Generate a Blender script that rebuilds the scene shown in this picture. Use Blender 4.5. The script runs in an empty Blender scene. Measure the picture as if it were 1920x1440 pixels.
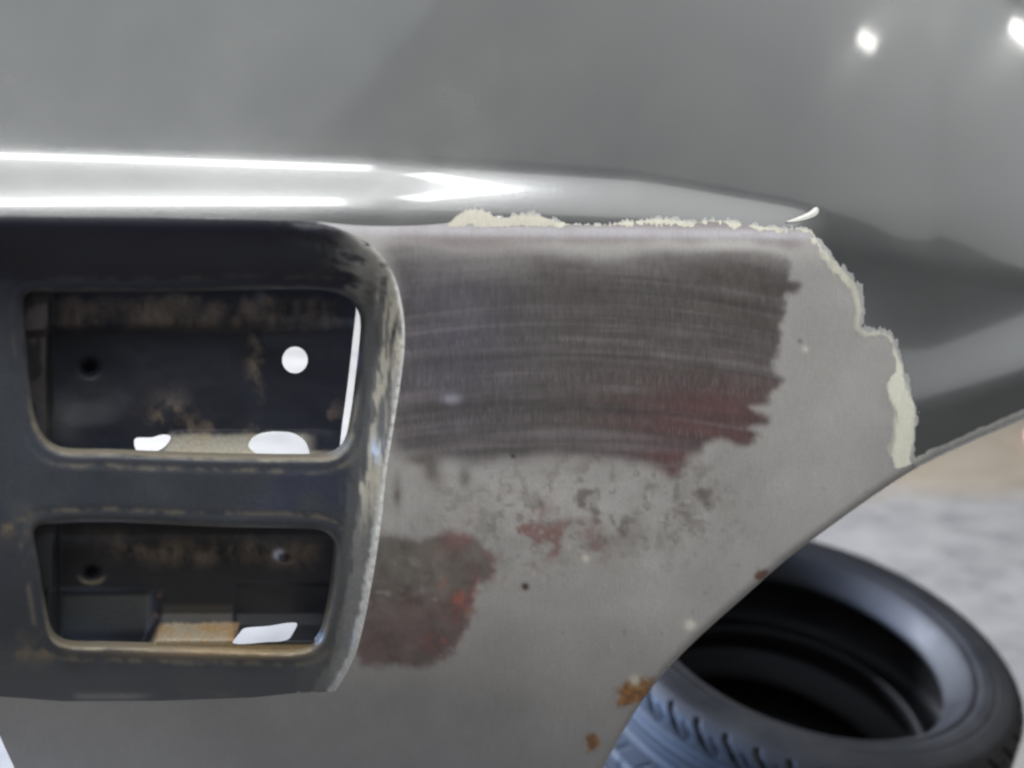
import bpy, math, random
import numpy as np
from mathutils import Matrix, Vector

rnd = np.random.RandomState(7)
scene = bpy.context.scene
COL = scene.collection

# ------------------------------------------------------------------ camera
# camera axes written in world axes: world X runs along the panel, Z is up, Y points away
F = 2100.0                                   # focal length in photo pixels (1920 wide)
DOWN = np.array([-.1434, -.9166, -.3732]); DOWN /= np.linalg.norm(DOWN)
ZW = -DOWN
XW = np.array([1., 0., 0.]); XW[2] = -DOWN[0] * 1.0 / DOWN[2]; XW /= np.linalg.norm(XW)
YW = np.cross(ZW, XW)
R = np.stack([XW, YW, ZW])                   # camera coords -> world coords
CAM = np.array([0., 0., 1.12])

cam_data = bpy.data.cameras.new('camera')
cam = bpy.data.objects.new('camera', cam_data)
COL.objects.link(cam)
cam_data.sensor_width = 36.0
cam_data.lens = F / 1920 * 36
cam_data.clip_start, cam_data.clip_end = .02, 200
M4 = Matrix.Identity(4)
for i in range(3):
    for j in range(3):
        M4[i][j] = R[i, j]
    M4[i][3] = CAM[i]
cam.matrix_world = M4
cam_data.dof.use_dof = True
cam_data.dof.focus_distance = .85
cam_data.dof.aperture_fstop = 3.4
scene.camera = cam

# ------------------------------------------------------------------ world and lamps
world = bpy.data.worlds.new('World'); scene.world = world
world.use_nodes = True
bg = world.node_tree.nodes['Background']
bg.inputs['Color'].default_value = (.95, .98, 1.0, 1)
bg.inputs['Strength'].default_value = .13
scene.view_settings.view_transform = 'Standard'
scene.view_settings.look = 'None'
scene.view_settings.exposure = .27
scene.view_settings.gamma = 1
scene.cycles.filter_width = 2.5


def lamp(name, loc, target, sx, sy, radiance, color=(1, 1, 1), xdir=None):
    d = bpy.data.lights.new(name, 'AREA')
    d.shape = 'RECTANGLE'; d.size = sx; d.size_y = sy
    d.energy = radiance * math.pi * sx * sy
    d.color = color
    o = bpy.data.objects.new(name, d); COL.objects.link(o)
    z = -(Vector(target) - Vector(loc)).normalized()
    x = Vector(xdir or (1, 0, 0)); x = (x - z * x.dot(z)).normalized()
    y = z.cross(x)
    o.matrix_world = Matrix(((x.x, y.x, z.x, loc[0]), (x.y, y.y, z.y, loc[1]), (x.z, y.z, z.z, loc[2]), (0, 0, 0, 1)))
    return o


#LIGHTS
# translucent roof sheet overhead with a bright tube along each long side
lamp('roof_or_fill_light', (-1.3, -.08, 3.12), (-1.3, -.08, 0), 4.2, .96, 1.9, (1, .99, .97))
lamp('tube_light', (-1.38, .65, 3.05), (-1.38, .65, 0), 4.12, .17, 14, xdir=(1, -.11, 0))
lamp('tube_light', (-1.36, -.79, 3.05), (-1.36, -.79, 0), 4.12, .19, 16, xdir=(1, .21, 0))
lamp('roof_or_fill_light', (-.6, -1.9, 3.12), (-.6, -1.9, 0), 5.6, 1.3, .6, (1, .99, .97))  # unseen fill added so the reflection under the fold fades softly
# two short fittings meeting in a point, shaped to reflect as an arrow
lamp('tube_light', (.98, .22, 3.05), (.98, .22, 0), .40, .13, 15, xdir=(.31, -.27, 0))
lamp('tube_light', (1.0, -.05, 3.04), (1.0, -.05, 0), .48, .13, 15, xdir=(.28, .43, 0))
lamp('roof_or_fill_light', (2.0, .0, 3.12), (2.0, .0, 0), 2.2, 1.1, 1.6)
# added overhead fills beyond the panel, two small lamps far off, added right fill
lamp('roof_or_fill_light', (-1.6, 2.0, 3.12), (-1.6, 2.0, 0), 4.6, 1.9, .25, (.95, 1, 1), xdir=(1, -.45, 0))  # unseen fill, lightens the left of the top paint
lamp('roof_or_fill_light', (1.0, 2.4, 3.20), (1.0, 2.4, 0), 16.0, 3.0, .39, (.97, 1, 1))  # unseen wide fill, evens out the top paint
lamp('spot_lamp', (3.66, 2.66, 3.1), (3.2, 2.0, 0), .17, .10, 7, (1, .98, .92))
lamp('spot_lamp', (5.35, 3.65, 3.1), (4, 3, 0), .24, .11, 9, (1, .98, .94))
lamp('door_or_fill_light', (9, -2.6, .95), (0, .8, .8), 4.5, 1.2, .75, (.95, .98, 1))  # added fill with no known door, reflects as a pale stripe
# blue daylight from the doorway behind the panel
lamp('door_or_fill_light', (-1.8, 4.7, 1.7), (1.7, 2.1, -.2), 1.8, 1.8, 25.0, (.80, .86, 1)).data.spread = math.radians(75)
# added low blue fill at the far left, gives the tyre its sheen
lamp('door_or_fill_light', (-3.0, 2.3, .45), (.9, 1.3, .05), 1.2, 1.1, 17.0, (.28, .50, 1)).data.spread = math.radians(60)
#ENDLIGHTS

#CORE ---------------------------------------------------------------- pixel <-> surface helpers (numpy only)


def rays(px, py):
    """directions in the world for photo pixels, one unit of depth long"""
    c = np.stack([(px - 960) / F, -(py - 720) / F, -np.ones_like(px)], -1)
    return c @ R.T


def vnoise(x, y, s, seed=0, octaves=1, sy=None, gain=.5):
    """value noise 0..1, s and sy are feature sizes"""
    x = np.asarray(x, float); y = np.asarray(y, float)
    sy = sy or s
    out = 0; amp = 1; tot = 0
    for o in range(octaves):
        rs = np.random.RandomState(seed * 31 + o * 7 + 1)
        lat = rs.rand(256, 256)
        fx = x / s + 1000.37; fy = y / sy + 1000.71
        ix = np.floor(fx).astype(int); iy = np.floor(fy).astype(int)
        tx = fx - ix; ty = fy - iy
        tx = tx * tx * (3 - 2 * tx); ty = ty * ty * (3 - 2 * ty)
        a = lat[ix & 255, iy & 255]; b = lat[(ix + 1) & 255, iy & 255]
        c = lat[ix & 255, (iy + 1) & 255]; d = lat[(ix + 1) & 255, (iy + 1) & 255]
        out = out + amp * ((a * (1 - tx) + b * tx) * (1 - ty) + (c * (1 - tx) + d * tx) * ty)
        tot += amp; amp *= gain; s /= 2; sy /= 2
    return out / tot


def ss(e0, e1, v):
    t = np.clip((v - e0) / (e1 - e0), 0, 1)
    return t * t * (3 - 2 * t)


def curve(pts, closed=True, step=3.0):
    """Catmull-Rom through pts, resampled"""
    p = np.array(pts, float); n = len(p); out = []
    rng = range(n) if closed else range(n - 1)
    for i in rng:
        if closed:
            a, b, c, d = p[i - 1], p[i], p[(i + 1) % n], p[(i + 2) % n]
        else:
            a, b, c, d = p[max(i - 1, 0)], p[i], p[i + 1], p[min(i + 2, n - 1)]
        k = max(2, int(np.linalg.norm(c - b) / step))
        t = (np.arange(k) / k)[:, None]
        # centripetal-ish tangents limited so that corners stay tidy
        L = np.linalg.norm(c - b)
        m1 = (c - a) / (np.linalg.norm(c - b) + np.linalg.norm(b - a) + 1e-9) * L
        m2 = (d - b) / (np.linalg.norm(d - c) + np.linalg.norm(c - b) + 1e-9) * L
        out.append((2*t**3 - 3*t**2 + 1) * b + (t**3 - 2*t**2 + t) * m1 + (-2*t**3 + 3*t**2) * c + (t**3 - t**2) * m2)
    if not closed:
        out.append(p[-1:])
    return np.concatenate(out)


def inside(poly, x, y):
    x = np.asarray(x, float); y = np.asarray(y, float)
    r = np.zeros(x.shape, bool)
    n = len(poly)
    for i in range(n):
        x0, y0 = poly[i]; x1, y1 = poly[(i + 1) % n]
        if y0 == y1: continue
        c = (y0 > y) != (y1 > y)
        r ^= c & (x < (x1 - x0) * (y - y0) / (y1 - y0) + x0)
    return r


def dist(poly, x, y, closed=True):
    x = np.asarray(x, float); y = np.asarray(y, float)
    best = np.full(x.shape, 1e9)
    n = len(poly)
    for i in range(n if closed else n - 1):
        x0, y0 = poly[i]; x1, y1 = poly[(i + 1) % n]
        dx, dy = x1 - x0, y1 - y0
        L = dx * dx + dy * dy + 1e-12
        t = np.clip(((x - x0) * dx + (y - y0) * dy) / L, 0, 1)
        best = np.minimum(best, (x - x0 - t * dx) ** 2 + (y - y0 - t * dy) ** 2)
    return np.sqrt(best)


def sdist(poly, x, y):
    d = dist(poly, x, y)
    return np.where(inside(poly, x, y), d, -d)


# ---- outer skin of the panel: a depth per pixel ray, grown from the normals the skin has
STEP = 4
GX = np.arange(-300, 2221, STEP).astype(float)
GY = np.arange(-300, 1741, STEP).astype(float)
X2, Y2 = np.meshgrid(GX, GY)
LEAN = 12.0
N0 = np.array([0, -math.cos(math.radians(LEAN)), math.sin(math.radians(LEAN))])


def interp(x, xs, ys):
    return np.interp(x, xs, ys)


def phi_field(x, y):
    yt = interp(x, [-300, 0, 700, 1200, 1550, 1750, 2200], [262, 266, 284, 318, 372, 372, 300])
    yb = interp(x, [-300, 0, 700, 1200, 1550, 1750, 2200], [414, 416, 424, 436, 470, 520, 600])
    top = interp(y, [-300, 0, 150, 300], [64, 60, 57, 53])
    low = interp(y, [300, 950, 1150, 1260, 1330, 1440, 1740], [12, 10, -3, -14, -24, -30, -32])
    k = interp(x, [-300, 800, 1250, 1500, 2200], [1.25, 1.05, .6, .3, .2])
    low = np.maximum(12 + (low - 12) * k, -36)
    low = low + ss(1480, 1760, x) * interp(y + .30 * (x - 1800), [430, 590, 690, 780, 900], [9, 7.5, 3.5, -1.5, -3])
    s = np.clip((y - yt) / (yb - yt), 0, 1)
    w = interp(s, [0, .12, .25, .75, .9, 1], [0, .07, .17, .38, .75, 1])
    s2 = np.clip((y - yt) / (yb - yt), 0, 1.5)
    w2 = interp(s2, [0, .12, .25, .75, 1, 1.2, 1.45], [0, .07, .17, .38, .52, .80, 1])
    k2 = ss(1680, 1480, x)
    w = w * (1 - k2) + w2 * k2
    f = top * (1 - w) + low * w
    f = f + (vnoise(x, y, 560, 3, 1) - .5) * 4 * (y < yt) * ss(0, 60, yt - y)
    return f


def psi_field(x, y):
    return interp(x, [-300, 200, 1250, 1600, 2200], [-3, 0, 2, 9, 24])


def smooth(a, n):
    k = np.ones(n) / n
    a = np.apply_along_axis(lambda v: np.convolve(np.pad(v, n // 2, 'edge'), k, 'valid'), 0, a)
    a = np.apply_along_axis(lambda v: np.convolve(np.pad(v, n // 2, 'edge'), k, 'valid'), 1, a)
    return a


PHI = smooth(phi_field(X2, Y2), 5)
PSI = smooth(psi_field(X2, Y2), 9)


def nrm(phi, psi):
    p = np.radians(phi); q = np.radians(psi)
    return np.stack([np.sin(q) * np.cos(p), -np.cos(q) * np.cos(p), np.sin(p)], -1)


DIRS = rays(X2, Y2)
T0 = np.zeros(X2.shape)
jb = int(np.argmin(abs(GY - 720)))
ib = int(np.argmin(abs(GX - 960)))
T0[jb, ib] = .80
for rng_, s in ((range(ib + 1, len(GX)), -1), (range(ib - 1, -1, -1), 1)):
    for i in rng_:
        n = nrm(12.0, .5 * (PSI[jb, i] + PSI[jb, i + s]))
        P = DIRS[jb, i + s] * T0[jb, i + s]
        T0[jb, i] = (P @ n) / (DIRS[jb, i] @ n)
for rng_, s in ((range(jb + 1, len(GY)), -1), (range(jb - 1, -1, -1), 1)):
    for j in rng_:
        n = nrm(.5 * (PHI[j] + PHI[j + s]), PSI[j])
        P = DIRS[j + s] * T0[j + s][:, None]
        T0[j] = (P * n).sum(-1) / (DIRS[j] * n).sum(-1)


def t0(px, py):
    fx = np.clip((px - GX[0]) / STEP, 0, len(GX) - 1.001); fy = np.clip((py - GY[0]) / STEP, 0, len(GY) - 1.001)
    ix = fx.astype(int); iy = fy.astype(int); a = fx - ix; b = fy - iy
    return (T0[iy, ix] * (1 - a) + T0[iy, ix + 1] * a) * (1 - b) + (T0[iy + 1, ix] * (1 - a) + T0[iy + 1, ix + 1] * a) * b


def surf(px, py, r=0.0):
    """point on the skin seen at a photo pixel, r metres behind the skin"""
    d = rays(px, py)
    return CAM + d * (t0(px, py) + r / -(d @ N0))[..., None]
#ENDCORE

# ---- outlines (photo pixels)
EDGE = [(2300, 640), (2100, 706), (1920, 786), (1800, 838), (1715, 880), (1640, 928), (1560, 985), (1480, 1045), (1400, 1115),
        (1300, 1205), (1230, 1280), (1180, 1352), (1130, 1440), (1065, 1560), (980, 1800)]
EDGE = curve(EDGE, False)
NOTCH = np.array([(60, 1800), (46, 1520), (27, 1440), (4, 1390), (-20, 1330), (-60, 1290), (-400, 1270)])
OUTLINE = np.concatenate([[(-400, -400), (2300, -400)], EDGE, NOTCH])
RIDGE = curve([(560, 414), (610, 421), (662, 440), (705, 468), (738, 515), (755, 580), (759, 640), (752, 710), (738, 800), (724, 890), (714, 985),
               (696, 1100), (672, 1210), (650, 1262), (628, 1297)], False)
RECESS = np.concatenate([[(-400, 404), (0, 405), (300, 408)], RIDGE, [(560, 1299), (470, 1308), (300, 1314), (120, 1315), (0, 1306), (-400, 1300)]])
OPEN1 = curve([(62, 549), (300, 548), (560, 543), (620, 547), (657, 563), (678, 590), (681, 622), (673, 700), (661, 790), (649, 833), (625, 853),
               (580, 857), (400, 855), (200, 848), (118, 845), (86, 828), (66, 790), (55, 720), (48, 640), (44, 575), (48, 555)])
OPEN2 = curve([(78, 984), (200, 979), (400, 988), (580, 992), (611, 999), (628, 1020), (626, 1080), (615, 1150), (602, 1195), (580, 1215),
               (540, 1222), (400, 1217), (200, 1212), (125, 1209), (98, 1190), (84, 1130), (73, 1060), (64, 1010), (66, 992)])
PAINT_EDGE = curve([(-400, 404), (0, 405), (300, 408), (560, 414), (700, 424), (840, 418), (858, 404), (880, 394), (912, 398), (935, 410), (975, 404),
                    (1020, 408), (1050, 418), (1120, 422), (1190, 416), (1240, 412), (1290, 418), (1350, 416), (1400, 422), (1460, 430), (1518, 434),
                    (1532, 456), (1558, 486), (1584, 512), (1604, 538), (1613, 575), (1611, 612), (1622, 624), (1660, 626), (1677, 652),
                    (1690, 690), (1698, 728), (1712, 762), (1713, 800), (1707, 845), (1708, 872), (1735, 874)], False)
PAINTED = np.concatenate([[(-400, -400), (2300, -400), (2300, 650)], EDGE[(EDGE[:, 0] > 1740)], PAINT_EDGE[::-1]])


def recess_depth(x, y):
    d_r = dist(RIDGE, x, y, False)
    ins = inside(RECESS, x, y)
    deep = interp(y, [380, 700, 1000, 1220, 1300, 1330], [.026, .024, .016, .011, .002, .001])
    wr = interp(y, [400, 520, 700, 1290], [40, 62, 62, 34])
    a = ss(0, 1, np.clip(d_r / wr, 0, 1))
    b = ss(0, 1, np.clip((y - interp(x, [-400, 560, 800], [402, 412, 430])) / 120, 0, 1))
    c = ss(0, 1, np.clip((1312 - y) / 14, 0, 1))
    return np.where(ins, deep * a * b * c, 0)


def roll(sd, rad_px, depth):
    """rounded-over edge: 0 away from the edge, depth at the edge (sd = distance inside)"""
    t = np.clip(1 - sd / rad_px, 0, 1)
    return depth * (1 - np.sqrt(np.clip(1 - t * t, 0, 1)))


# ------------------------------------------------------------------ mesh helpers
def mesh_obj(name, verts, faces, mat, parent=None, col=None, uv=None, smooth_=True):
    me = bpy.data.meshes.new(name)
    verts = np.asarray(verts, np.float32); faces = np.asarray(faces)
    if faces.ndim == 2:
        n, k = faces.shape
        me.vertices.add(len(verts)); me.vertices.foreach_set('co', verts.ravel())
        me.loops.add(n * k); me.loops.foreach_set('vertex_index', faces.astype(np.int32).ravel())
        me.polygons.add(n)
        me.polygons.foreach_set('loop_start', np.arange(0, n * k, k, dtype=np.int32))
        me.update(calc_edges=True)
    else:
        me.from_pydata(verts.tolist(), [], faces.tolist())
    me.validate()
    if smooth_:
        me.polygons.foreach_set('use_smooth', np.ones(len(me.polygons), bool))
    if col is not None:
        a = me.color_attributes.new('surface_colour', 'FLOAT_COLOR', 'POINT')
        c = np.ones((len(verts), 4), np.float32); c[:, :col.shape[1]] = col
        a.data.foreach_set('color', c.ravel())
    if uv is not None:
        l = me.uv_layers.new(name='panel')
        vi = np.zeros(len(me.loops), np.int32); me.loops.foreach_get('vertex_index', vi)
        l.data.foreach_set('uv', np.asarray(uv, np.float32)[vi].ravel())
    me.update()
    if mat: me.materials.append(mat)
    o = bpy.data.objects.new(name, me); COL.objects.link(o)
    if parent is not None:
        o.parent = parent
        o.matrix_parent_inverse = parent.matrix_world.inverted()
    return o


def skin(name, mask_fn, contours, r_fn, mat, parent, col_fn=None, step=STEP, box=(-300, -300, 2220, 1740), snap=1.5):
    """sheet of the panel: grid cells whose centre passes mask_fn, its rim pulled onto the contours"""
    xs = np.arange(box[0], box[2] + 1, step).astype(float); ys = np.arange(box[1], box[3] + 1, step).astype(float)
    gx, gy = np.meshgrid(xs, ys)
    cx = gx[:-1, :-1] + step / 2; cy = gy[:-1, :-1] + step / 2
    m = mask_fn(cx, cy)
    cnt = np.zeros(gx.shape, int)
    for a in (0, 1):
        for b in (0, 1):
            cnt[a:a + m.shape[0], b:b + m.shape[1]] += m
    used = cnt > 0
    rim = used & (cnt < 4)
    px, py = gx.copy(), gy.copy()
    if contours:
        C = np.concatenate([np.array([p + (q - p) * t for p, q in zip(c, np.roll(c, -1, 0)) if np.hypot(*(q - p)) < 400
                                      for t in np.linspace(0, 1, max(2, int(np.hypot(*(q - p)))), endpoint=False)]) for c in contours])
        jj, ii = np.nonzero(rim)
        pts = np.stack([gx[jj, ii], gy[jj, ii]], -1)
        for s in range(0, len(pts), 2000):
            p = pts[s:s + 2000]
            d = ((p[:, None] - C[None]) ** 2).sum(-1)
            k = d.argmin(1); ok = d[np.arange(len(p)), k] < (snap * step) ** 2
            px[jj[s:s + 2000][ok], ii[s:s + 2000][ok]] = C[k[ok], 0]
            py[jj[s:s + 2000][ok], ii[s:s + 2000][ok]] = C[k[ok], 1]
    idx = -np.ones(gx.shape, int); idx[used] = np.arange(used.sum())
    fj, fi = np.nonzero(m)
    faces = np.stack([idx[fj, fi], idx[fj + 1, fi], idx[fj + 1, fi + 1], idx[fj, fi + 1]], -1)
    ux, uy = px[used], py[used]
    v = surf(ux, uy, r_fn(ux, uy))
    return mesh_obj(name, v, faces, mat, parent, col_fn(ux, uy) if col_fn else None, np.stack([ux / 1000, -uy / 1000], -1))


# ------------------------------------------------------------------ materials
class NT:
    def __init__(self, name):
        self.m = bpy.data.materials.new(name); self.m.use_nodes = True
        self.t = self.m.node_tree; self.p = self.t.nodes['Principled BSDF']

    def n(self, typ, ins=None, **kw):
        nd = self.t.nodes.new(typ)
        for k, v in kw.items(): setattr(nd, k, v)
        for k, v in (ins or {}).items(): self.link(v, nd.inputs[k])
        return nd

    def link(self, v, sock):
        if hasattr(v, 'is_output'): self.t.links.new(v, sock)
        else: sock.default_value = v

    def set(self, **kw):
        for k, v in kw.items(): self.link(v, self.p.inputs[k.replace('_', ' ')])

    def math(self, op, a, b=0.0, c=0.0):
        nd = self.n('ShaderNodeMath', operation=op)
        for i, v in enumerate((a, b, c)): self.link(v, nd.inputs[i])
        return nd.outputs[0]

    def mix(self, fac, a, b, blend='MIX'):
        nd = self.n('ShaderNodeMix', data_type='RGBA', blend_type=blend)
        self.link(fac, nd.inputs['Factor']); self.link(a, nd.inputs[6]); self.link(b, nd.inputs[7])
        return nd.outputs[2]

    def noise(self, vec, scale, detail=4, rough=.55):
        nd = self.n('ShaderNodeTexNoise', {'Scale': scale, 'Detail': detail, 'Roughness': rough})
        if vec is not None: self.t.links.new(vec, nd.inputs['Vector'])
        return nd.outputs['Fac']

    def mapping(self, vec, scale):
        nd = self.n('ShaderNodeMapping'); self.t.links.new(vec, nd.inputs['Vector']); nd.inputs['Scale'].default_value = scale
        return nd.outputs[0]

    def ramp(self, v, stops):
        nd = self.n('ShaderNodeValToRGB'); self.t.links.new(v, nd.inputs[0])
        e = nd.color_ramp.elements
        while len(e) < len(stops): e.new(.5)
        for k, (p, c) in enumerate(stops):
            e[k].position = p; e[k].color = c if len(c) == 4 else (*c, 1)
        return nd.outputs[0]

    def rng(self, v, a, b, c, d):
        nd = self.n('ShaderNodeMapRange', {'Value': v, 'From Min': a, 'From Max': b, 'To Min': c, 'To Max': d})
        return nd.outputs[0]

    def bump(self, h, strength, dist_):
        nd = self.n('ShaderNodeBump', {'Height': h, 'Strength': strength, 'Distance': dist_})
        return nd.outputs[0]


def mat_paint():
    b = NT('grey_metallic_paint')
    uv = b.n('ShaderNodeUVMap', uv_map='panel').outputs[0]
    flake = b.noise(uv, 900, 2, .6)
    dust = b.noise(uv, 3.2, 5, .6)
    c = b.mix(b.rng(flake, .3, .7, 0, 1), (.120, .124, .126, 1), (.172, .176, .178, 1))
    c = b.mix(b.rng(dust, .35, .75, 0, .16), c, (.30, .30, .285, 1))
    b.set(Base_Color=c, Metallic=.75, Roughness=b.rng(dust, .3, .7, .20, .28), Coat_Weight=1.0,
          Coat_Roughness=b.rng(b.noise(uv, 14, 4, .6), .3, .7, .05, .08), Coat_IOR=1.5,
          Normal=b.bump(b.noise(uv, 130, 2, .5), .04, .001))
    return b.m


def mat_skin(name, rough, scratch=.0, grain=.12, spec=.5, metallic=0.0, ticks=False):
    """colour from the hand-mapped stains of the sheet plus grain and vertical sanding scratches"""
    b = NT(name)
    uv = b.n('ShaderNodeUVMap', uv_map='panel').outputs[0]
    vc = b.n('ShaderNodeVertexColor', layer_name='surface_colour'); col = vc.outputs[0]
    g = b.noise(uv, 160, 3, .6)
    s = b.noise(b.mapping(uv, (330, 26, 1)), 1.0, 3, .6)
    k = b.math('ADD', b.rng(g, .25, .75, 1 - grain, 1 + grain), b.rng(s, .3, .7, -scratch, scratch))
    v = b.n('ShaderNodeVectorMath', operation='SCALE')
    b.link(col, v.inputs[0]); b.link(k, v.inputs['Scale'])
    out = v.outputs[0]
    if ticks:
        t = b.noise(b.mapping(uv, (300, 40, 1)), 1.0, 2, .5)
        out = b.mix(b.math('MULTIPLY', b.rng(t, .46, .74, 0, .26), vc.outputs['Alpha']), out, (.30, .275, .285, 1))
        x2 = b.noise(b.mapping(b.n('ShaderNodeVectorRotate', {'Vector': uv, 'Angle': .9}, rotation_type='Z_AXIS').outputs[0], (260, 9, 1)), 1.0, 2, .6)
        out = b.mix(b.rng(x2, .60, .78, 0, .05), out, (.55, .54, .52, 1))
    b.set(Base_Color=out, Roughness=b.rng(g, .3, .7, rough - .06, rough + .08), Metallic=metallic, Specular_IOR_Level=spec,
          Normal=b.bump(b.math('ADD', b.math('ADD', s, g), b.math('MULTIPLY', col, 2.2)), .18, .0006))
    return b.m


PAINT = mat_paint()
SANDED = mat_skin('sanded_filler_and_primer', .5, .05, .08, ticks=True)
FILLER = mat_skin('cream_filler', .75, .06, .08, .3)
RECESSM = mat_skin('worn_dark_enamel', .46, .0, .16)
INNERM = mat_skin('dusty_dark_inner_metal', .6, .0, .25)


def rubber():
    b = NT('tyre_rubber')
    tc = b.n('ShaderNodeTexCoord').outputs['Object']
    d = b.noise(tc, 9, 5, .65)
    f = b.noise(tc, 160, 3, .6)
    c = b.mix(b.rng(d, .4, .75, 0, .7), (.008, .008, .009, 1), (.022, .021, .020, 1))
    b.set(Base_Color=c, Specular_IOR_Level=.26, Roughness=b.rng(d, .3, .7, .50, .70), Normal=b.bump(f, .25, .001))
    return b.m


def concrete():
    b = NT('stained_concrete')
    tc = b.n('ShaderNodeTexCoord').outputs['Object']
    big = b.noise(tc, 1.3, 5, .6); mid = b.noise(b.mapping(tc, (1, 2.2, 1)), 6, 6, .65); fine = b.noise(tc, 70, 4, .7)
    c = b.ramp(mid, [(.30, (.095, .092, .087)), (.46, (.150, .139, .123)), (.62, (.180, .167, .147))])
    sep = b.n('ShaderNodeSeparateXYZ'); b.link(tc, sep.inputs[0])
    # tan dusty ground starts beyond a wavering line
    ln = b.math('ADD', b.math('MULTIPLY_ADD', sep.outputs[0], TAN[0], TAN[1]), b.math('MULTIPLY', b.math('SUBTRACT', big, .5), .35))
    w = b.math('MULTIPLY', b.rng(b.math('SUBTRACT', sep.outputs[1], ln), -.03, .10, 0, 1), b.rng(sep.outputs[0], 1.3, 1.7, 0, 1))
    tan = b.mix(mid, (.165, .128, .083, 1), (.21, .172, .118, 1))
    c = b.mix(w, c, tan)
    c = b.mix(b.rng(fine, .3, .7, .0, .22), c, (.11, .105, .10, 1))
    b.set(Base_Color=c, Roughness=b.rng(mid, .3, .7, .45, .75), Normal=b.bump(b.math('ADD', mid, b.math('MULTIPLY', fine, .3)), .3, .006))
    return b.m


GZ = -.205                                   # floor level
TAN = (-.10, 2.42)

# ------------------------------------------------------------------ floor
floor = mesh_obj('floor', [(-30, -30, GZ), (30, -30, GZ), (30, 30, GZ), (-30, 30, GZ)], np.array([[0, 1, 2, 3]]), concrete(), smooth_=False)
floor['kind'] = 'structure'

# ------------------------------------------------------------------ the panel
panel = bpy.data.objects.new('car_body_panel', None); COL.objects.link(panel)
panel.location = tuple(surf(np.array(900.), np.array(1600.)))
bpy.context.view_layer.update()
panel['label'] = 'dark grey car body panel with two empty lamp openings and a bare sanded patch'
panel['category'] = 'car panel'


def lin(r, g, b, k=1.0):
    f = lambda v: ((v / 255 + .055) / 1.055) ** 2.4 if v > 10 else v / 255 / 12.92
    return np.array([f(r), f(g), f(b)]) * k


def mixc(c, w, k):
    return c * (1 - w[:, None]) + np.asarray(k) * w[:, None]


def edge_roll(x, y):
    return roll(dist(EDGE, x, y, False), 16, .008)


# painted sheet
skin('painted_skin', lambda x, y: inside(PAINTED, x, y) & inside(OUTLINE, x, y), [PAINT_EDGE[4:], OUTLINE],
     lambda x, y: edge_roll(x, y), PAINT, panel)

# sanded sheet ------------------------------------------------------
DARK1 = curve([(715, 452), (850, 448), (930, 450), (1040, 474), (1130, 486), (1210, 474), (1320, 470), (1420, 470), (1478, 486), (1478, 523), (1496, 529),
               (1501, 540), (1492, 550), (1471, 552), (1471, 573), (1469, 593), (1461, 612), (1465, 636), (1463, 651), (1451, 671), (1451, 698), (1467, 713),
               (1459, 729), (1445, 733), (1443, 756), (1430, 760), (1408, 764), (1443, 783), (1440, 795), (1412, 801), (1420, 815), (1404, 836), (1381, 834),
               (1350, 824), (1323, 834), (1311, 850), (1292, 857), (1276, 885), (1260, 898), (1238, 882), (1120, 864), (950, 868), (850, 866), (745, 852),
               (722, 760), (732, 640), (738, 540)])
DARK2 = curve([(690, 1010), (780, 1004), (875, 1006), (922, 1040), (934, 1072), (900, 1110), (882, 1160), (862, 1208), (828, 1240), (740, 1246), (670, 1240)])


def blob(x, y, cx, cy, rx, ry, a=0):
    c, s = math.cos(math.radians(a)), math.sin(math.radians(a))
    u = ((x - cx) * c + (y - cy) * s) / rx; v = (-(x - cx) * s + (y - cy) * c) / ry
    return np.exp(-(u * u + v * v))


LIGHT = np.array([.400, .388, .376])


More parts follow.
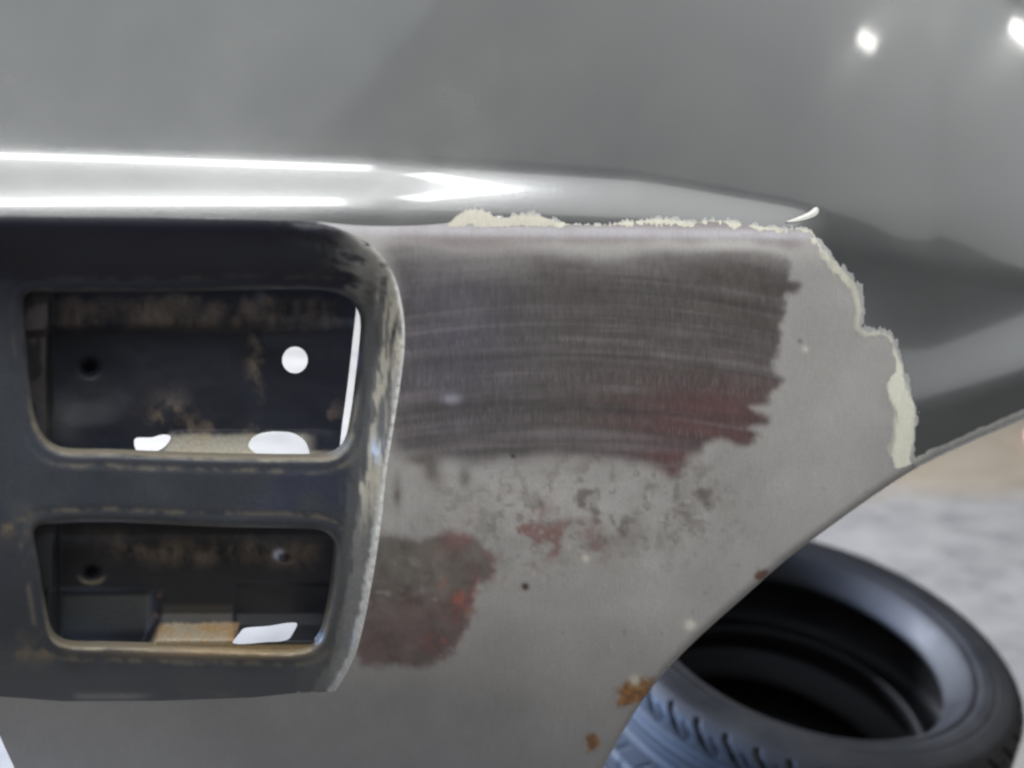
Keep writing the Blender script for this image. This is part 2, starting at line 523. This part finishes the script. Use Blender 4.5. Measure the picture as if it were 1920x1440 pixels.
def sanded_col(x, y):
    n1 = vnoise(x, y, 90, 11, 4); n2 = vnoise(x, y, 22, 12, 3); n3 = vnoise(x, y, 9, 13, 2)
    c = LIGHT * (1 + .22 * (n1 - .5) + .10 * (n2 - .5))[:, None]
    # worn grey cloud under the dark patch
    cloud = np.clip(blob(x, y, 1020, 960, 260, 100) + .8 * blob(x, y, 1240, 940, 150, 90), 0, 1)
    c = mixc(c, cloud * .62 * ss(.3, .68, vnoise(x, y, 130, 23, 5, gain=.62)), (.185, .17, .155))
    c = mixc(c, cloud * .5 * ss(.55, .75, vnoise(x, y, 15, 24, 3, gain=.6)), (.14, .125, .115))
    c = c * (1 + .26 * (vnoise(x, y, 240, 25, 3) - .5))[:, None]
    sp = ss(.52, .72, vnoise(x, y, 46, 21, 4, gain=.62)) * np.clip(1.7 * blob(x, y, 1185, 905, 85, 55) + .9 * blob(x, y, 1080, 985, 190, 70)
         + .8 * blob(x, y, 1310, 940, 60, 60), 0, 1)
    c = mixc(c, sp * .85, (.115, .10, .085))
    rd = ss(.5, .68, vnoise(x, y, 34, 22, 4, gain=.62)) * np.clip(blob(x, y, 970, 985, 70, 45) + blob(x, y, 1060, 1020, 80, 40) + .9 * blob(x, y, 965, 1075, 22, 30, 30), 0, 1)
    c = mixc(c, rd * .85, (.23, .125, .115))
    # dark bare patch with stroked ends
    stroke = (n2 - .5) * 16 + (n3 - .5) * 10
    arch = 36 * ((x - 1050) / 380) ** 2
    ya = y - arch
    side = ss(1000, 1400, x)
    sd = sdist(DARK1, x - stroke * side, y + (n1 - .5) * 30 * (1 - side))
    m = ss(-8 - 10 * (1 - side), 9 + 17 * (1 - side), sd) * (1 - .55 * ss(535, 452, y + (n1 - .5) * 60 + (n3 - .5) * 14))
    m = m * (1 - .75 * ss(482, 442, y + (n1 - .5) * 70))
    dark = np.array([.104, .094, .091]) * np.ones((len(x), 1))
    dark = mixc(dark, np.clip(blob(x, y, 850, 640, 130, 190), 0, 1) * .8, (.105, .098, .125))
    dark = mixc(dark, np.clip(blob(x, y, 1330, 790, 170, 75) * 1.2 + blob(x, y, 1255, 880, 45, 40), 0, 1), (.125, .070, .070))
    dark = mixc(dark, blob(x, y, 1390, 560, 90, 80) * .5, (.10, .088, .078))
    st = ss(.5, .85, vnoise(x, ya, 420, 33, 2, sy=11)) * (.35 + .65 * vnoise(x, y, 120, 34, 2))
    dark = mixc(dark, st * .5, (.235, .215, .23))
    st3 = ss(.55, .85, vnoise(x, ya, 260, 39, 2, sy=8)) * ss(.35, .65, vnoise(x, y, 140, 40, 2))
    dark = mixc(dark, st3 * .35, (.22, .20, .215))
    st2 = ss(.55, .9, vnoise(x, ya, 500, 35, 2, sy=20))
    dark = mixc(dark, st2 * .5, (.06, .055, .055))
    dark = mixc(dark, blob(x, y, 845, 748, 16, 9), (.30, .30, .36))
    dark = dark * (1 + .5 * (vnoise(x, ya, 70, 36, 4, sy=30, gain=.6) - .5))[:, None]
    dark = dark * (1 + .3 * (vnoise(x, y, 3.2, 41, 1, sy=20) - .5))[:, None]
    c = c * (1 - m[:, None]) + dark * m[:, None]
    ticks = np.clip(m * (.12 + ss(.42, .75, vnoise(x, ya, 360, 37, 2, sy=15)) * (.4 + .9 * vnoise(x, y, 150, 38, 2))), 0, 1)
    # pinkish band and pale rubbed line along the fold, its highlight painted in
    top = ss(500, 452, y + (n1 - .5) * 60) * ss(1530, 1480, x) * ss(700, 780, x)
    pink = mixc(np.ones((len(x), 1)) * np.array([.215, .19, .19]), vnoise(x, y, 70, 44, 3, sy=22), (.25, .195, .20))
    top = top * ss(470, 446, y + (n1 - .5) * 30)
    c = mixc(c, top * .8, 0) + pink * (top * .8)[:, None]
    line = np.exp(-((y - interp(x, [560, 700, 1000, 1500], [420, 428, 434, 440])) / interp(x, [560, 800, 1500], [15, 12, 9])) ** 2) * ss(1540, 1500, x)
    c = mixc(c, np.clip(line * 1.2, 0, 1) * (.6 + .4 * n2), (.48, .47, .50))
    # lower brown and red patch
    sd = sdist(DARK2, x + (n2 - .5) * 34 + (n3 - .5) * 10, y + (n1 - .5) * 26 + (n3 - .5) * 10)
    m = ss(-10, 14, sd) * (.82 + .3 * (n2 - .3))
    low = mixc(np.ones((len(x), 1)) * np.array([.135, .115, .100]), ss(1090, 1170, y + (n1 - .5) * 70), (.145, .096, .09))
    low = low * (1 + .9 * (vnoise(x, y, 44, 54, 4, gain=.6) - .5))[:, None]
    low = mixc(low, ss(60, 0, sd) * ss(780, 870, x + (n2 - .5) * 60) * ss(.3, .6, vnoise(x, y, 40, 55, 3)), (.19, .075, .07))
    low = mixc(low, ss(.52, .7, vnoise(x, y, 30, 51, 3)) * np.clip(blob(x, y, 862, 1110, 40, 40) + blob(x, y, 845, 1185, 40, 32), 0, 1), (.36, .105, .07))
    pk = ss(.62, .8, vnoise(x, y, 20, 52, 2)) * np.exp(-((y - 1122) / 12) ** 2)
    low = mixc(low, pk * .8, (.42, .40, .37))
    low = mixc(low, ss(.6, .8, vnoise(x, y, 26, 53, 3)) * blob(x, y, 770, 1080, 60, 40) * .6, (.30, .28, .25))
    c = c * (1 - m[:, None]) + low * m[:, None]
    # dark drips below the patch, left
    for (cx, cy, rx, ry, a) in ((810, 880, 16, 34, -15), (872, 895, 10, 20, 0), (745, 925, 8, 30, 0), (790, 862, 26, 10, 0)):
        c = mixc(c, np.clip(blob(x, y, cx, cy, rx, ry, a) * 1.1, 0, 1) * .75 * (.5 + n2), (.13, .115, .105))
    # rust where the lower edge has chipped, a few specks
    for (cx, cy, rx, ry, a) in ((1195, 1292, 36, 18, -15), (1176, 1312, 20, 10, -30), (1108, 1394, 13, 17, 10), (1428, 1078, 12, 8, -30)):
        rn = vnoise(x, y, 16, 61, 4, gain=.65)
        w = ss(.22, .6, blob(x, y, cx, cy, rx * 1.2, ry * 1.2, a) * (.15 + 1.5 * rn))
        tone = mixc(np.ones((len(x), 1)) * np.array([.40, .19, .05]), ss(.35, .65, vnoise(x, y, 9, 62, 2)), (.24, .115, .045))
        c = c * (1 - w[:, None]) + (tone if cx != 1428 else np.array([.16, .085, .06])) * w[:, None]
    for (cx, cy, r, k) in ((985, 1100, 6, (.07, .03, .03)), (1294, 1172, 9, (.7, .68, .6)), (1190, 1275, 9, (.66, .62, .52)), (1510, 655, 5, (.62, .6, .55)),
                           (1098, 1047, 6, (.6, .57, .5)), (1500, 640, 4, (.2, .19, .18)), (962, 855, 4, (.05, .05, .05))):
        c = mixc(c, np.clip(1.5 * blob(x, y, cx, cy, r, r), 0, 1), k)
    rs = np.random.RandomState(5)
    for k in range(45):
        cx, cy = rs.uniform(1000, 1660), rs.uniform(880, 1260)
        c = mixc(c, blob(x, y, cx, cy, rs.uniform(2, 4), rs.uniform(2, 7)) * .5, (.2, .19, .18) if k % 3 else (.55, .53, .49))
    return np.concatenate([np.clip(c, .01, .85), ticks[:, None]], 1)


skin('sanded_skin', lambda x, y: inside(OUTLINE, x, y) & ~inside(PAINTED, x, y) & ~inside(RECESS, x, y), [PAINT_EDGE, OUTLINE, RECESS],
     lambda x, y: edge_roll(x, y), SANDED, panel, sanded_col)

# lamp recess -------------------------------------------------------


def recess_r(x, y):
    r = recess_depth(x, y)
    r = r + roll(dist(OPEN1, x, y), 14, .006) + roll(dist(OPEN2, x, y), 14, .006)
    # raised pressing line round each opening
    for o in (OPEN1, OPEN2):
        r = r + .0006 * ss(34, 24, dist(o, x, y)) - .0006
    # hammered unevenness of the right wall
    d = dist(RIDGE, x, y, False)
    r = r + .0040 * (vnoise(x, y, 24, 71, 4, sy=80, gain=.6) - .5) * ss(75, 30, d) * ss(0, 14, d)
    return np.where(d < 2.5, 0, r)


def recess_col(x, y):
    n1 = vnoise(x, y, 80, 81, 4); n2 = vnoise(x, y, 24, 82, 3)
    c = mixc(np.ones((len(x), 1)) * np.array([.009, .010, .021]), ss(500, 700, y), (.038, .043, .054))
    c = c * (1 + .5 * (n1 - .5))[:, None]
    c = mixc(c, ss(1215, 1275, y + (n1 - .5) * 60) * .7, (.082, .087, .096))  # lower bar painted lighter, as if it caught more light
    blue = ss(.55, .75, vnoise(x, y, 110, 83, 2)) * .5
    c = mixc(c, blue * ss(870, 900, y) * ss(980, 950, y), (.025, .03, .065))
    c = mixc(c, ss(.5, .8, n1) * .35 * ss(860, 1000, y), (.085, .09, .09))
    d1 = dist(OPEN1, x, y); d2 = dist(OPEN2, x, y)
    d = np.minimum(d1, d2)
    # dust and bare edge round the openings
    low = np.clip(ss(700, 840, y) * ss(1000, 860, y) + ss(1100, 1200, y) + .18, 0, 1)
    c = mixc(c, ss(9, 2, d + (n2 - .5) * 10) * low * .8, (.28, .25, .19))
    c = mixc(c, np.exp(-((d - 26 - (n1 - .5) * 12) / 4.5) ** 2) * .34 * ss(.35, .65, n2) * (.25 + .75 * ss(800, 860, y)), (.28, .24, .17))
    c = mixc(c, np.clip(blob(x, y, 70, 1215, 60, 26) + .8 * blob(x, y, 20, 990, 40, 20), 0, 1) * ss(.35, .75, n2) * .6, (.24, .185, .10))
    c = mixc(c, np.clip(blob(x, y, 430, 1222, 180, 12), 0, 1) * .6, (.38, .27, .14))
    # right wall: enamel rubbed through to grey and cream, flaking in upright shards
    rd = dist(RIDGE, x, y, False)
    e1 = vnoise(x, y, 16, 84, 4, sy=70, gain=.6); e2 = vnoise(x + .06 * y, y, 13, 85, 4, sy=150, gain=.55); e3 = vnoise(x, y, 10, 88, 3)
    dr = rd + (e1 - .5) * 46
    yy = ss(470, 535, y) * ss(620, 690, x + (y - 600) * .12 + 30)
    c = mixc(c, ss(84, 60, dr) * .75 * yy, (.095, .098, .102))
    c = mixc(c, ss(50, 42, dr) * yy * .8, (.17, .172, .172))
    c = mixc(c, ss(40, 35, dr) * yy * ss(.30, .42, e2) * ss(1030, 900, y), (.47, .45, .385))
    c = mixc(c, ss(12, 8, dr) * yy, (.36, .36, .35))
    c = mixc(c, ss(.66, .72, e2) * ss(44, 34, dr) * yy * ss(880, 800, y) * .8, (.085, .083, .080))
    c = mixc(c, ss(16, 9, rd + (e3 - .5) * 10) * yy * ss(880, 980, y), (.50, .51, .53))
    c = mixc(c, np.clip(blob(x, y, 738, 625, 4, 34, 12) * 1.4, 0, 1), (.05, .05, .048))
    sm = ss(.45, .58, vnoise(x + y * .7, y - x * .3, 60, 86, 4, sy=20, gain=.6)) * np.clip(blob(x, y, 700, 490, 50, 50) * 1.3, 0, 1)
    c = mixc(c, np.clip(sm, 0, .9), (.42, .41, .38))
    c = mixc(c, ss(.4, .6, e3) * blob(x, y, 655, 470, 44, 12, 10) * .6, (.30, .30, .31))
    c = mixc(c, blob(x, y, 700, 552, 30, 40) * .6 * ss(.35, .6, n2), (.055, .053, .046))
    c = mixc(c, ss(7.5, 2.5, rd + (e3 - .5) * 6) * ss(490, 550, y), (.78, .78, .76))  # bare ridge edge, its white highlight painted into the colour
    # chipped line along the bottom
    c = mixc(c, ss(.5, .7, vnoise(x, y, 90, 87, 2)) * np.exp(-((y - 1306) / 6) ** 2) * .6, (.30, .30, .30))
    return np.clip(c, .008, .8)


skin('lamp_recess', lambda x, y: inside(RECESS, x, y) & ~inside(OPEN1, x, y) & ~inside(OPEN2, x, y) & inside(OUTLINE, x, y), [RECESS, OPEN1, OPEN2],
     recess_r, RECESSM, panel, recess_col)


# rims of the openings and of the lower edge: the sheet folded back -----
def fold(name, contour, r0_fn, depth, mat, col, closed=True, away=None):
    c = np.asarray(contour); n = len(c)
    base = surf(c[:, 0], c[:, 1], r0_fn(c[:, 0], c[:, 1]))
    inward = -N0
    rows = [base]
    for k in (.3, 1.0):
        rows.append(base + inward * depth * k)
    v = np.concatenate(rows); f = []
    for k in range(2):
        for i in range(n if closed else n - 1):
            j = (i + 1) % n
            f.append((k * n + i, k * n + j, (k + 1) * n + j, (k + 1) * n + i))
    cc = np.concatenate([col(c[:, 0], c[:, 1])] * 3)
    uv = np.concatenate([c / 1000 * np.array([1, -1]) + np.array([0, .005 * k]) for k in range(3)])
    return mesh_obj(name, v, np.array(f), mat, panel, cc, uv)


for op in (OPEN1, OPEN2):
    fold('opening_rim', op, recess_r, .009, RECESSM, lambda x, y: recess_col(x, y) * .8)
E2 = EDGE[(EDGE[:, 1] > 640) & (EDGE[:, 1] < 1735)]
fold('edge_fold', E2, edge_roll, .014, SANDED, lambda x, y: np.ones((len(x), 3)) * np.array([.17, .16, .155]), closed=False)

# cream filler showing in the torn paint edge ---------------------------
PE = PAINT_EDGE[(PAINT_EDGE[:, 0] > 600)]


def filler_mask(x, y):
    teeth = (vnoise(x, y, 22, 91, 2) - .5) * 12 + (vnoise(x, y, 4.6, 92, 1, sy=16) - .5) * 13
    d = dist(PE, x, y, False) + teeth * .8
    paint_side = inside(PAINTED, x, y)
    # width into the sanded side along the edge, and how far the teeth reach over the paint
    w_in = np.where(y < 446, interp(x, [600, 830, 850, 930, 1040, 1100, 1190, 1240, 1300, 1450, 1530],
                                    [-9, -9, 15, 15, 9, 1, 5, 9, 2, 5, -1]),
                    interp(y, [446, 470, 520, 600, 640, 690, 720, 850, 872], [2, 9, 17, 12, 3, 7, 36, 40, 28]))
    w_out = np.where(y < 446, interp(x, [600, 830, 860, 1040, 1500], [-8, -6, 0, 4, 4]), 8)
    lump = (x > 838 + (teeth * .5)) & (x < 1044) & (y < 424 + teeth * .5)
    return np.where(paint_side, d < w_out, (d < w_in) | lump) & (x < 1726) & (y < 873 + teeth * .4 - (x - 1700) * .3)


def filler_col(x, y):
    n = vnoise(x, y, 18, 93, 3)
    c = mixc(np.ones((len(x), 1)) * np.array([.54, .53, .445]), n, (.70, .69, .59))
    c = mixc(c, ss(640, 700, y), (.80, .80, .68))
    c = mixc(c, ss(1060, 1030, x) * .6, (.50, .475, .41))
    dp = dist(PE, x, y, False)
    side = inside(PAINTED, x, y)
    streak = vnoise(x, y, 5, 94, 2, sy=14)
    c = mixc(c, np.where(side, ss(-2, 5, dp + (streak - .5) * 8), 0) * .85, (.36, .37, .38))
    w = interp(y, [446, 520, 640, 720, 870], [9, 17, 6, 38, 36])
    c = mixc(c, np.where(side | (y < 446), 0, ss(w - 9, w, dp + (streak - .5) * 9)) * .75, (.42, .41, .38))
    return c


skin('filler_edge', filler_mask, None, lambda x, y: -.0002 + 0 * x, FILLER, panel, filler_col, step=2, box=(600, 370, 1760, 900))
# rubbed paint along the wheel-arch side of the lower edge


def rub_mask(x, y):
    d = dist(EDGE, x, y, False) + (vnoise(x, y, 10, 95, 3) - .5) * 9
    return (d > 5) & (d < 17) & (x > 1712) & inside(OUTLINE, x, y)


skin('rubbed_edge', rub_mask, None, lambda x, y: edge_roll(x, y) - .0005, FILLER, panel,
     lambda x, y: mixc(np.ones((len(x), 1)) * np.array([.50, .50, .46]), vnoise(x, y, 20, 96, 3), (.33, .335, .33)), step=2, box=(1700, 600, 2220, 900))

# white curled sliver of filler just above the sanded corner
SL = curve([(1474, 416), (1494, 408), (1516, 398), (1530, 388), (1535, 393), (1532, 402), (1516, 410), (1495, 415)])
skin('filler_sliver', lambda x, y: inside(SL, x, y), [SL], lambda x, y: -.0012 - .0012 * ss(0, 7, dist(SL, x, y)), FILLER, panel,
     lambda x, y: np.ones((len(x), 3)) * np.array([.72, .72, .68]), step=1, box=(1460, 380, 1545, 425))

# ---- inner sheet metal behind the openings -----------------------------
HOLE_A = curve([(577 - 24 + 24 * math.cos(a), 675 + 25 * math.sin(a)) for a in np.linspace(0, 2 * math.pi, 20, endpoint=False)])
HOLE_B = curve([(253, 823), (285, 820), (304, 815), (320, 818), (314, 832), (300, 843), (282, 848), (258, 848)])
HOLE_C = curve([(466, 836), (474, 820), (496, 811), (525, 809), (552, 813), (572, 828), (581, 853), (578, 866), (520, 866), (480, 850)])
IN1 = np.array([(20, 500), (640, 500), (662, 560), (668, 580), (661, 640), (652, 720), (641, 800), (637, 838), (634, 900), (20, 900)])


def inner1_r(x, y):
    base = recess_depth(np.clip(x, 60, 600), np.clip(y, 560, 840) * 0 + 700) + .042
    up = ss(628, 600, y + (x - 300) * .02)                     # dusty upper step, nearer the front
    r = base - .012 * up
    ledge = interp(y, [806, 816, 846, 862, 900], [0, .006, .030, .036, .036])
    r = r - ledge * ss(300, 340, x + (y - 820)) * ss(640, 470, x - (y - 800) * .2) ** .35
    r = r - .026 * ss(100, 84, x)                               # return wall at the left
    r = r + .014 * blob(x, y, 168, 690, 26, 24) ** 4
    r = r + .006 * ss(.8, .2, np.hypot((x - 168) / 130, (y - 720) / 110)) - .006 * ss(470, 500, x) * ss(700, 640, y - (x - 480) * .2)
    r = r - .004 * blob(x, y, 330, 780, 30, 46, 35) + .005 * ss(430, 470, x - (y - 690) * .3) * ss(640, 680, y)
    r = r + .002 * (vnoise(x, y, 60, 101, 3) - .5)
    return np.maximum(r, recess_depth(x, y) + .010)


def inner1_col(x, y):
    n1 = vnoise(x, y, 50, 111, 5, gain=.6); n2 = vnoise(x, y, 14, 112, 3, sy=26)
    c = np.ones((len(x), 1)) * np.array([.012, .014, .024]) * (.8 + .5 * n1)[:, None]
    dust = ss(628, 606, y + (n1 - .5) * 24) * ss(548, 572, y + (n1 - .5) * 24) * ss(90, 130, x) * ss(640, 615, x + (n2 - .5) * 50)
    c = mixc(c, dust * np.clip(.25 + 1.5 * (n1 - .38) + .6 * (n2 - .5), 0, 1), (.18, .14, .11))
    c = mixc(c, ss(.66, .8, vnoise(x, y, 16, 113, 2, sy=60)) * dust * .8, (.03, .025, .022))
    c = mixc(c, ss(.52, .7, n1) * np.clip(blob(x, y, 318, 790, 40, 40, 20) + blob(x, y, 575, 775, 60, 22) + .8 * blob(x, y, 480, 680, 16, 60) + .6 * blob(x, y, 410, 800, 90, 10), 0, 1), (.16, .125, .09))
    lg = ss(808, 822, y + (n2 - .5) * 6) * ss(300, 322, x + (y - 830) * .6) * ss(600, 560, x)
    c = mixc(c, lg, (.33, .315, .26))
    c = mixc(c, lg * ss(.5, .75, n1) * .5, (.32, .22, .11))
    c = mixc(c, ss(842, 848, y) * .7, (.30, .27, .20))
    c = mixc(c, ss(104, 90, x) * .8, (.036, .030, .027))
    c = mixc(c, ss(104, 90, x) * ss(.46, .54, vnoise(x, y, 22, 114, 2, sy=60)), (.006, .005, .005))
    c = mixc(c, blob(x, y, 120, 800, 30, 40) * .4 + blob(x, y, 160, 740, 70, 50) * .12, (.13, .13, .13))
    return np.clip(c, .006, .7)


skin('inner_bracket', lambda x, y: inside(IN1, x, y) & ~inside(HOLE_A, x, y) & ~inside(HOLE_B, x, y) & ~inside(HOLE_C, x, y), [IN1, HOLE_A, HOLE_B, HOLE_C],
     inner1_r, INNERM, panel, inner1_col, step=3, box=(20, 500, 674, 902))

HOLE_D = curve([(450, 1186), (458, 1178), (500, 1174), (556, 1168), (550, 1186), (538, 1200), (500, 1204), (437, 1206)])
IN2 = np.array([(20, 930), (690, 930), (690, 1290), (20, 1290)])


def inner2_r(x, y):
    base = .052 + 0 * x
    r = base - .010 * ss(1030, 1000, y) + .006 * ss(1098, 1112, y) * ss(300, 270, x)
    shelf = interp(y, [1150, 1172, 1205, 1222, 1290], [0, .008, .034, .040, .040])
    w = ss(270, 300, x + (y - 1190) * .4)
    r = r - shelf * w
    r = r - .030 * ss(116, 92, x)
    r = r + .012 * blob(x, y, 172, 1072, 24, 20) ** 4 + .012 * blob(x, y, 533, 1045, 18, 12) ** 3
    r = r + .004 * ss(436, 444, x) * ss(1090, 1100, y) * ss(1210, 1190, y)
    return np.maximum(r + .002 * (vnoise(x, y, 60, 121, 3) - .5), recess_depth(x, y) + .010)


def inner2_col(x, y):
    n1 = vnoise(x, y, 50, 131, 5, gain=.6); n2 = vnoise(x, y, 14, 132, 3, sy=24)
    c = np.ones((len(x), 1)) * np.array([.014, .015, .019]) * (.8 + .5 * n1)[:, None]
    dust = np.exp(-((y - interp(x, [100, 300, 450, 620], [1000, 1036, 1030, 1040])) / 22) ** 2) * ss(110, 250, x) * ss(625, 560, x)
    c = mixc(c, dust * np.clip(.2 + 1.8 * (n1 - .4) + .9 * (n2 - .5), 0, 1), (.22, .165, .115))
    c = mixc(c, ss(1108, 1122, y) * ss(1200, 1180, y + .03 * x) * ss(108, 125, x) * ss(290, 275, x), (.075, .078, .076))
    c = mixc(c, ss(1128, 1140, y) * ss(1172, 1160, y) * ss(300, 310, x) * ss(440, 432, x) * .7, (.07, .066, .058))
    sh = ss(1164, 1174, y + (n2 - .5) * 8) * ss(284, 300, x + (y - 1190) * .5) * ss(446, 436, x + (y - 1190) * .3)
    c = mixc(c, sh, (.34, .29, .21))
    c = mixc(c, sh * ss(.45, .7, n1) * .7, (.36, .21, .08))
    c = mixc(c, ss(1206, 1212, y), (.32, .25, .15))
    ring = np.exp(-((np.hypot((x - 172) / 1.15, y - 1072) - 22) / 4) ** 2) * ss(1075, 1090, y)
    c = mixc(c, ring * .8, (.21, .18, .125))
    c = mixc(c, np.exp(-((y - 1120) / 4) ** 2) * ss(285, 270, x) * .0, (.1, .1, .1))
    c = mixc(c, ss(.55, .7, n2) * blob(x, y, 288, 1135, 14, 24), (.20, .12, .08))
    c = mixc(c, np.clip(2 * blob(x, y, 523, 1040, 9, 8), 0, 1), (.5, .52, .6))
    return np.clip(c, .006, .7)


skin('inner_bracket', lambda x, y: inside(IN2, x, y) & ~inside(HOLE_D, x, y), [HOLE_D], inner2_r, INNERM, panel, inner2_col, step=3, box=(20, 930, 692, 1292))

# ------------------------------------------------------------------ tyre lying on the floor
TYRE_C = (1.032, 1.164)
TR, TW, TB = .325, .205, .201


def build_tyre():
    root = bpy.data.objects.new('tyre', None); COL.objects.link(root)
    root.location = (*TYRE_C, 0)
    root['label'] = 'black rubber car tyre lying flat, topmost of its stack'
    root['category'] = 'tyre'
    mat = rubber()
    nth = 1440
    th = np.arange(nth) / nth * 2 * math.pi

    def loft(name, prof, disp=None):
        prof = np.array(prof); m = len(prof)
        A, K = np.meshgrid(th, np.arange(m))
        rr = prof[:, 0][K]; zz = prof[:, 1][K]
        if disp is not None: rr = rr - disp(A, zz)
        v = np.stack([rr * np.cos(A), rr * np.sin(A), zz], -1).reshape(-1, 3)
        i = np.arange(nth); f = []
        for k in range(m - 1):
            j = (i + 1) % nth
            f.append(np.stack([k * nth + i, k * nth + j, (k + 1) * nth + j, (k + 1) * nth + i], -1))
        o = mesh_obj(name, v, np.concatenate(f), mat)
        o.parent = root
        return o

    def disp(a, z):
        u = (a * TR) % 1000
        d = np.zeros_like(a)
        for zc, w, dp in ((.058, .005, .008), (.112, .006, .008), (.157, .0030, .008), (.148, .0013, .004), (.142, .0013, .004), (.128, .0012, .003)):
            d = np.maximum(d, dp * (np.abs(z - zc) < w))
        pitch = 2 * math.pi * TR / 46
        # J-shaped slots that leave the upper groove along it and turn out over the shoulder
        up = (z > .159) * (z < .1955)
        s = u - .050 * np.exp(-(z - .157) / .008) + .014 * ss(.176, .196, z)
        ph = (s / pitch) % 1
        d = np.maximum(d, .008 * (ph < .19) * up)
        ph2 = ((s + pitch * .5) / pitch) % 1
        d = np.maximum(d, .003 * (ph2 < .09) * (z > .168) * (z < .186))
        lo = (z < .058) & (z > .012)
        d = np.maximum(d, .006 * (((u + z * .5) / pitch % 1) < .09) * lo)
        mid = (z > .067) & (z < .095)
        d = np.maximum(d, .004 * (((u - z * .8) / pitch % 1) < .08) * mid)
        return d

    zs = np.linspace(.008, .197, 96)
    q = np.abs((zs - TW / 2) / (TW / 2))
    tread = np.stack([TR - .004 * q ** 2 - .022 * np.clip((q - .72) / .28, 0, 1) ** 2.2, zs], -1)
    loft('tread', tread, disp)
    r_end = tread[-1, 0]
    side = curve([(r_end, .197), (r_end - .008, .202), (.280, .2045), (.2765, .2035), (.274, .2045), (.258, .2030), (.2515, .199), (.2485, .2005), (.243, .199), (.234, .190), (.226, .178),
                  (.219, .166), (.216, .158)], False, step=.0022)
    loft('sidewall', side)
    loft('sidewall', np.stack([side[:, 0], TW - side[:, 1]], -1)[::-1])
    liner = curve([(.216, .158), (.217, .150), (.226, .153), (.250, .172), (.280, .180), (.296, .165), (.301, .10), (.296, .04), (.280, .025), (.250, .033), (.226, .052), (.217, .055), (.216, .047)], False, step=.004)
    loft('inner_liner', liner)
    return root


top_tyre = build_tyre()
low = top_tyre.copy(); COL.objects.link(low)  # unseen tyre added so the hollow of the top one stays dark
low.location = (TYRE_C[0] - .004, TYRE_C[1] + .003, GZ); low.rotation_euler = (0, 0, 1.1)
low['label'] = 'black rubber car tyre underneath, unseen, added to darken the hollow of the top one'
top_tyre['group'] = low['group'] = 'stacked car tyres'
for ch in list(top_tyre.children):
    c = ch.copy(); COL.objects.link(c); c.parent = low

# ------------------------------------------------------------------ unclear pinkish-red object by the far floor, cut by the frame
def build_red_object():
    import bmesh
    bm = bmesh.new()
    bmesh.ops.create_icosphere(bm, subdivisions=4, radius=1)
    for v in bm.verts:
        p = np.array(v.co)
        k = 1 + .35 * (vnoise(np.array([p[0] * 2 + 5]), np.array([p[1] * 2 + p[2]]), 1.0, 5, 3)[0] - .5)
        v.co = (p[0] * .075 * k, p[1] * .055 * k, p[2] * .042 * k + .034)
    me = bpy.data.meshes.new('red_object'); bm.to_mesh(me); bm.free()
    for f in me.polygons: f.use_smooth = True
    b = NT('red_object_mat')
    tc = b.n('ShaderNodeTexCoord').outputs['Object']
    b.set(Base_Color=b.mix(b.noise(tc, 30, 4, .6), (.30, .12, .09, 1), (.50, .27, .21, 1)), Roughness=.7, Normal=b.bump(b.noise(tc, 80, 4, .6), .4, .003))
    me.materials.append(b.m)
    o = bpy.data.objects.new('red_object', me); COL.objects.link(o)
    o['label'] = 'small unclear pinkish-red object on the tan floor beyond the panel edge'
    o['category'] = 'red_object'
    d = rays(np.array(1952.), np.array(838.))
    t = (GZ - CAM[2]) / d[2]
    o.location = (d[0] * t, d[1] * t, GZ)
    o.rotation_euler = (0, 0, .6)


build_red_object()
